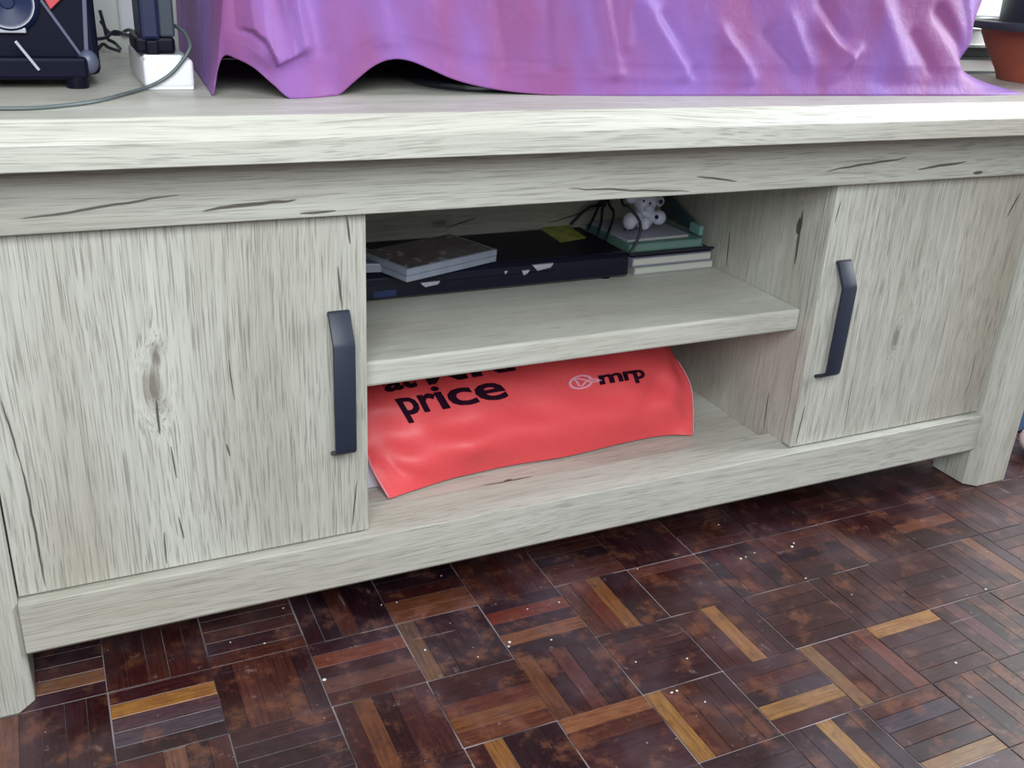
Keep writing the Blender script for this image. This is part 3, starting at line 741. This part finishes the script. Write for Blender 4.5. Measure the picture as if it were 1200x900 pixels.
# ridges (+ towards the viewer) and valleys (-): pixel ends, depth, width
RID = [((345, -10), (356, 52), .010, .0075), ((372, -10), (382, 60), -.004, .012), ((300, -20), (306, 60), .008, .014),
       ((445, -10), (452, 45), .004, .012), ((500, 5), (470, 60), .003, .014), ((595, 0), (600, 70), -.004, .012), ((655, -10), (652, 75), -.004, .010),
       ((705, -10), (712, 80), .007, .010), ((735, -5), (728, 50), .004, .008), ((752, 0), (790, 78), .008, .012), ((775, 20), (802, 82), -.005, .008), ((835, 35), (862, 90), .007, .008),
       ((842, 60), (865, 98), -.003, .006), ((890, 40), (935, 95), -.004, .009), ((915, 20), (928, 88), .005, .009), ((950, 30), (972, 62), .007, .010), ((958, 5), (970, 40), -.006, .009),
       ((985, 55), (930, 108), .005, .008), ((1020, 0), (1030, 70), .005, .014), ((1050, 40), (1062, 75), -.004, .008), ((1085, 15), (1110, 66), -.009, .012), ((1125, -10), (1128, 70), .005, .010),
       ((1000, 96), (1150, 100), -.003, .006), ((600, 85), (860, 92), .003, .006), ((900, 105), (1000, 100), .003, .005), ((520, 80), (570, 97), .004, .006)]
RW = [(fw(*a_), fw(*b__), d_, s_) for a_, b__, d_, s_ in RID]
pouch = [fw(275, 33), fw(292, 36), fw(306, 48), fw(320, 76), fw(356, 62)]
def relief(p):
    x, z = p.x, p.z; d = 0
    for a_, b__, dep, s_ in RW:
        q_, t = sdist(x, z, a_, b__)
        if q_ < s_*3: d -= dep*gauss(q_, s_)
    # overhanging pouch by the left corner: cloth above its lower lip sticks out
    if pouch[0][0] < x < pouch[-1][0]:
        for k in range(len(pouch)-1):
            if pouch[k][0] <= x <= pouch[k+1][0]:
                f = (x-pouch[k][0])/(pouch[k+1][0]-pouch[k][0]); zl = pouch[k][1]*(1-f)+pouch[k+1][1]*f
        hgt = z-zl; ed = min(1, (x-pouch[0][0])/.012, (pouch[-1][0]-x)/.012)
        if hgt > 0: d -= .012*ed*min(1, hgt/.003)*math.exp(-hgt/.05)
    return d
bm = bmesh.new(); grid = []
NR = 46
for i in range(len(hems)):
    H, M, T = hems[i].copy(), mids[i], tops[i]; H.z = max(H.z, CZ)
    T2 = top2(T); col = []
    for j in range(NR+1):
        t = j/NR
        p = M.lerp(T, (t-.3)/.7) if t > .3 else H.lerp(M, 1-(1-t/.3)**2)
        p.z = H.z+(T.z-H.z)*t
        fade = min(1, t*5)*(1 if T.y < .13 else .25)
        q_ = p.copy(); p.y += relief(q_)*fade+.0012*math.sin(p.x*61+p.z*40)*fade
        col.append(bm.verts.new(p))
    p1 = col[-1].co.copy()
    for j in range(1, 11):
        t = j/10; p = p1.lerp(T2, t); p.y += .004*math.sin(p.x*35+2)*math.sin(t*math.pi); col.append(bm.verts.new(p))
    grid.append(col)
for i in range(len(grid)-1):
    for j in range(len(grid[0])-1): bm.faces.new((grid[i][j], grid[i+1][j], grid[i+1][j+1], grid[i][j+1]))
# cloth lying over the screen's top
tt = [c[-1] for c in grid]
bm.faces.new(tt)
cl = finish('purple_cloth', bm, m_cl, None, True)
tag(cl, 'purple satin cloth draped over the television with wavy hem', 'cloth')
sd = cl.modifiers.new('thickness', 'SOLIDIFY'); sd.thickness = .0007; sd.offset = 1

# ------------------------------------------------------------------ on top, left: stereo, power strip, adapter, cables
m_sb = plain('stereo_black', (.004, .005, .018, 1), .5, vary=.1, spec=.12); m_sg = plain('stereo_grey', (.10, .11, .18, 1), .4, vary=.1)
m_red = plain('red_plastic', (.62, .07, .09, 1), .35)
st = thing('stereo', 'black stereo with a round driver and silver diagonal strips at the left end', 'stereo', (-.32, .18, ZT))
SY = .112; SX1 = -.2015
finish('casing', box(-.45, SX1, SY+.012, .27, ZT+.010, .80, .005), m_sb, st)
finish('lower_panel', box(-.448, -.2125, SY-.002, SY+.012, ZT+.008, .5685, .003), m_sb, st)
for x in (-.222, -.425):
    for y in (SY+.008, .25): finish('foot', cyl((x, y), .009, .010, ZT+.0001, ZT+.0115, 16), m_blk, st)
def strip3(p0, p1, wd, y, mat, name, label=None):
    a_, c_ = Vector((p0.x, p0.z)), Vector((p1.x, p1.z)); t = (c_-a_).normalized(); nn = Vector((-t.y, t.x))*wd/2
    o = finish(name, bevel_all(prism([tuple(a_+nn), tuple(c_+nn), tuple(c_-nn), tuple(a_-nn)], 'y', y-.003, y+.0008), .0005), mat, st)
    if label: o['label'] = label
strip3(aty(48, 0, SY+.012), aty(100, 72, SY+.012), .0026, SY+.012, m_sg, 'diagonal_strip', 'grey diagonal strip')
strip3(aty(18, 48, SY-.002), aty(46, 82, SY-.002), .0024, SY-.002, m_silver, 'diagonal_strip', 'bright silver diagonal strip')
a_, b__, c_ = aty(44, -14, SY+.011), aty(59, 11, SY+.011), aty(84, -14, SY+.011)
o = finish('badge', bevel_all(prism([(a_.x, a_.z), (b__.x, b__.z), (c_.x, c_.z)], 'y', SY+.006, SY+.0125), .0008), m_red, st); o['label'] = 'red triangular badge'
strip3(aty(98, -10, SY+.012), aty(101, 60, SY+.012), .0035, SY+.012, m_sg, 'side_trim', 'grey upright trim')
pc = aty(107, 72, SY+.004); o = finish('corner_cap', ball((pc.x-.002, SY+.010, pc.z-.001), .0085, (1, .9, 1.2)), m_sg, st, True); o['label'] = 'grey corner cap'
dc = aty(8, 2, SY+.010)
def ydisc(c, prof, mat, name, par, label=None, cap=True):
    bm = bmesh.new(); lathe((0, 0), prof, 32, bm, cap)
    bmesh.ops.rotate(bm, verts=bm.verts, cent=(0, 0, 0), matrix=Matrix.Rotation(math.pi/2, 3, 'X')); bmesh.ops.translate(bm, verts=bm.verts, vec=c)
    o = finish(name, bm, mat, par, True, 35)
    if label: o['label'] = label
    return o
dr = ydisc((dc.x, SY+.012, dc.z), [(.024, -.002), (.024, .004), (.021, .008), (.019, .005), (.006, .001), (.005, .003)], plain('driver_blue_black', (.012, .022, .075, 1), .4, spec=.25), 'driver', st)
ydisc((dc.x, SY+.012, dc.z), [(.0185, .0045), (.0195, .0092), (.0205, .0092), (.0205, .0045)], m_silver, 'driver_ring', dr, 'silver ring', False)
pg = aty(12, 35, SY+.010); finish('silver_bar', box(pg.x-.02, pg.x+.012, SY+.006, SY+.013, pg.z-.0022, pg.z+.0022, .001), m_silver, st)['label'] = 'silver bar'

m_wht = plain('white_plastic', (.82, .84, .90, 1), .3, vary=.04)
ps = thing('power_strip', 'white power strip on the tabletop beside the purple cloth', 'power strip', (-.147, .16, ZT))
finish('casing', box(-.1685, -.1262, .100, .235, ZT+.0015, ZT+.0265, .004, 3), m_wht, ps, True, 40)
finish('base_plate', box(-.1675, -.1272, .1010, .234, ZT+.0001, ZT+.0065, .0012), m_wht, ps)
finish('rim', box(-.1675, -.1355, .1030, .1065, ZT+.0262, ZT+.0295, .0012), m_wht, ps)
finish('socket_face', box(-.166, -.130, .108, .232, ZT+.0262, ZT+.0285, .001), plain('socket_grey', (.45, .50, .52, 1), .4), ps)
ad = thing('power_adapter', 'dark blue power adapter plugged upright into the white power strip', 'adapter', (-.15, .13, ZT+.0286))
m_ad = plain('adapter_navy', (.012, .017, .060, 1), .35, vary=.1); m_ad2 = plain('adapter_slate', (.035, .05, .07, 1), .4, vary=.1)
a0, a1 = aty(164, 40, .125), aty(199, 40, .125)
finish('adapter_body', box(a0.x, a1.x-.009, .116, .175, .5830, .70, .003), m_ad, ad)
finish('side_face', box(a1.x-.0092, a1.x+.004, .120, .176, .5850, .70, .002), m_ad2, ad)
a2, a3 = aty(158, 45, .12), aty(205, 45, .12)
finish('plug_head', box(a2.x, a3.x, .119, .178, ZT+.0287, .5850, .003), m_blk, ad)
a4 = aty(178, 50, .112); finish('plug_pin', box(a4.x-.005, a4.x+.005, .109, .118, ZT+.0286, .5830, .0015), m_blk, ad)
m_gc = plain('cable_grey', (.10, .125, .13, 1), .45, vary=.05)
pts = [aty(205, 30, .14), aty(216, 38, .125), aty(222, 50, .105), aty(221, 60, .0975), aty(205, 82, .0965), aty(188, 95, .0965), aty(170, 103, .0968)]
pts += [atz(150, 109, ZT+.0018), atz(110, 119, ZT+.0018), atz(60, 125, ZT+.0018), atz(20, 127, ZT+.0018), atz(-40, 126, ZT+.0018), atz(-120, 118, ZT+.0018)]
tag(finish('cable', tube(pts, .0016, 8, 8), m_gc, None, True), 'grey cable curving from the white power strip along the tabletop front', 'cable')
LB = [[(117, 12, .33), (122, 30, .33), (126, 45, .33), (134, 50, .33), (141, 57, .36)], [(112, 46, .30), (124, 44, .31), (134, 37, .32), (146, 40, .30), (158, 43, .2)],
      [(112, 62, .34), (120, 52, .34), (128, 56, .35), (140, 60, .37)], [(118, 25, .36), (128, 38, .35), (140, 40, .34), (150, 35, .3), (160, 38, .2)]]
for ci, c in enumerate(LB):
    pts = [aty(*q) for q in c]
    for p in pts: p.z = max(p.z, ZT+.002)
    tag(finish('cable', tube(pts, .0018, 8, 8), m_cab, None, True), ('black cable running down beside the stereo to the tabletop', 'black cable crossing level from the stereo to the dark plug', 'short black cable lying lowest on the tabletop behind the stereo', 'black cable arching from the stereo into the dark adapter')[ci], 'cable', 'cables behind the stereo')
# white wall socket behind
s0 = aty(151, 18, .415)
so = tag(finish('wall_socket', box(s0.x-.011, s0.x+.030, .409, .4199, s0.z-.022, s0.z+.06, .003, 2), m_wht), 'white wall socket on the wall behind the dark adapter', 'wall socket')
finish('socket_button', box(s0.x+.002, s0.x+.012, .4065, .4095, s0.z+.02, s0.z+.035, .001), m_wht, so)

# ------------------------------------------------------------------ on top, right: pot and books
m_bw = plain('cover_white', (.82, .84, .80, 1), .45, vary=.03); m_bg = plain('cover_slate', (.10, .13, .13, 1), .5, vary=.1)
m_pg = plain('pages_white', (.86, .87, .84, 1), .7, vary=.03)
TG = 'books on the tabletop'
book('book', 'white paged thick book with dark covers at the bottom behind the flower pot', 'book', .88, 1.05, .206, .34, ZT+.0002, ZT+.0225, m_bg, m_pg, 0, .0035, TG)
book('book', 'slate grey book in the middle of the stack behind the flower pot', 'book', .885, 1.045, .216, .345, ZT+.0228, ZT+.0345, m_bg, m_bg, math.radians(-5), .0012, TG)
book('book', 'white book on top of the stack behind the flower pot', 'book', .905, 1.055, .245, .365, ZT+.0348, ZT+.058, m_bw, m_pg, math.radians(2), .0012, TG)
m_ter = plain('terracotta', (.36, .09, .045, 1), .65, vary=.25, scale=25); m_rim = plain('pot_dark', (.02, .03, .033, 1), .4, vary=.1)
pc = Vector((.988, .125)); pot = thing('flower_pot', 'terracotta flower pot with a dark rim at the right end of the tabletop', 'flower pot', (pc.x, pc.y, ZT))
lp = aty(1172, 45, pc.y); lr = aty(1151, 30, pc.y); k = .94
r1 = (pc.x-lp.x)*k; r2 = (pc.x-lr.x)*k; zr = lr.z
finish('pot_body', lathe(pc, [(.034, ZT+.0002), (.048, ZT+.0006), (.053, ZT+.012), (r1*.88, zr-.03), (r1, zr-.012), (r1*1.02, zr-.004)], 40), m_ter, pot, True, 50)
finish('rim', lathe(pc, [(r2*.90, zr-.0045), (r2*.985, zr-.004), (r2, zr+.000), (r2*.985, zr+.005), (r2*.92, zr+.0065), (r2*.80, zr+.006), (r2*.78, zr+.001)], 40), m_rim, pot, True, 50)
finish('soil', cyl(pc, r2*.79, r2*.79, zr+.000, zr+.004, 32), plain('soil', (.04, .028, .02, 1), .9, vary=.4, scale=150, bump=.6), pot)
ip = aty(1191, 14, pc.y); r3 = (pc.x-ip.x)*.92
finish('inner_pot', lathe(pc, [(r3, zr+.004), (r3*1.03, zr+.05), (r3*1.10, zr+.055), (r3*1.10, zr+.062), (r3*.95, zr+.062)], 36), m_rim, pot, True, 50)
m_leaf = plain('leaf_green', (.03, .10, .025, 1), .4, vary=.3)
for k in range(7):
    a_ = k*2.4; bm = bmesh.new(); prev = None
    for s_ in range(8):
        t = s_/7; r_ = .01+.10*t; zz = zr+.06+.13*math.sin(t*1.9); wd = .013*math.sin(math.pi*min(1, t*.93+.05))+.0015
        c0 = Vector((pc.x+r_*math.cos(a_)*.55, pc.y+r_*math.sin(a_)*.55, zz)); sdv = Vector((-math.sin(a_), math.cos(a_), 0))*wd
        cur = [bm.verts.new(c0-sdv+Vector((0, 0, .002))), bm.verts.new(c0), bm.verts.new(c0+sdv+Vector((0, 0, .002)))]
        if prev:
            bm.faces.new((prev[0], prev[1], cur[1], cur[0])); bm.faces.new((prev[1], prev[2], cur[2], cur[1]))
        prev = cur
    o = finish('leaf', bm, m_leaf, pot, True); sm = o.modifiers.new('thickness', 'SOLIDIFY'); sm.thickness = .0008

# ------------------------------------------------------------------ beside the right leg
bx = thing('storage_box', 'blue storage box on the floor beyond the right cabinet leg', 'box', (1.22, .18, 0))
m_bb = plain('blue_plastic', (.06, .14, .26, 1), .4)
finish('box_body', box(1.095, 1.34, .085, .30, .0004, .15, .008, 3), m_bb, bx); finish('lid', box(1.090, 1.345, .080, .305, .1495, .165, .005, 2), m_bb, bx)
sh = tag(finish('cushion', ball((1.087, .016, .0265), .052, (1.0, .7, .5)), plain('pink_white_cloth', (.66, .54, .58, 1), .8, vary=.06), None, True), 'pinkish white small cushion on the floor in front of the blue box', 'cushion')

# ------------------------------------------------------------------ crumbs on the floor
bm = bmesh.new()
for (px, py, s_) in ((517, 675, 1), (465, 706, .8), (447, 709, .8), (597, 753, 1.5), (596, 758, 1.2), (646, 750, .9), (618, 714, 1), (793, 810, 1.6), (787, 812, 1.3), (868, 655, 1.5), (874, 653, 1), (930, 637, 1.7), (944, 678, 1.3),
                     (1155, 691, 1.5), (380, 797, 1.5), (270, 753, 1), (310, 754, 1), (498, 762, 1.2), (1120, 777, 1.1), (826, 823, 1.2), (805, 772, 1), (842, 615, .9), (745, 776, .9), (884, 648, .9), (747, 667, .8), (655, 706, .9), (560, 770, .8), (332, 713, 1.4), (928, 641, 1.5), (998, 697, .9)):
    p = atz(px, py, 0); r_ = .0011*s_
    ball((p.x, p.y, r_*.35), r_, (random.uniform(.7, 1.4), random.uniform(.7, 1.2), .4), bm, 7, 5)
tag(finish('floor_crumbs', bm, plain('crumb_white', (.75, .74, .74, 1), .35)), 'white crumbs and dust specks scattered over the dark parquet floor', 'crumbs', kind='stuff')
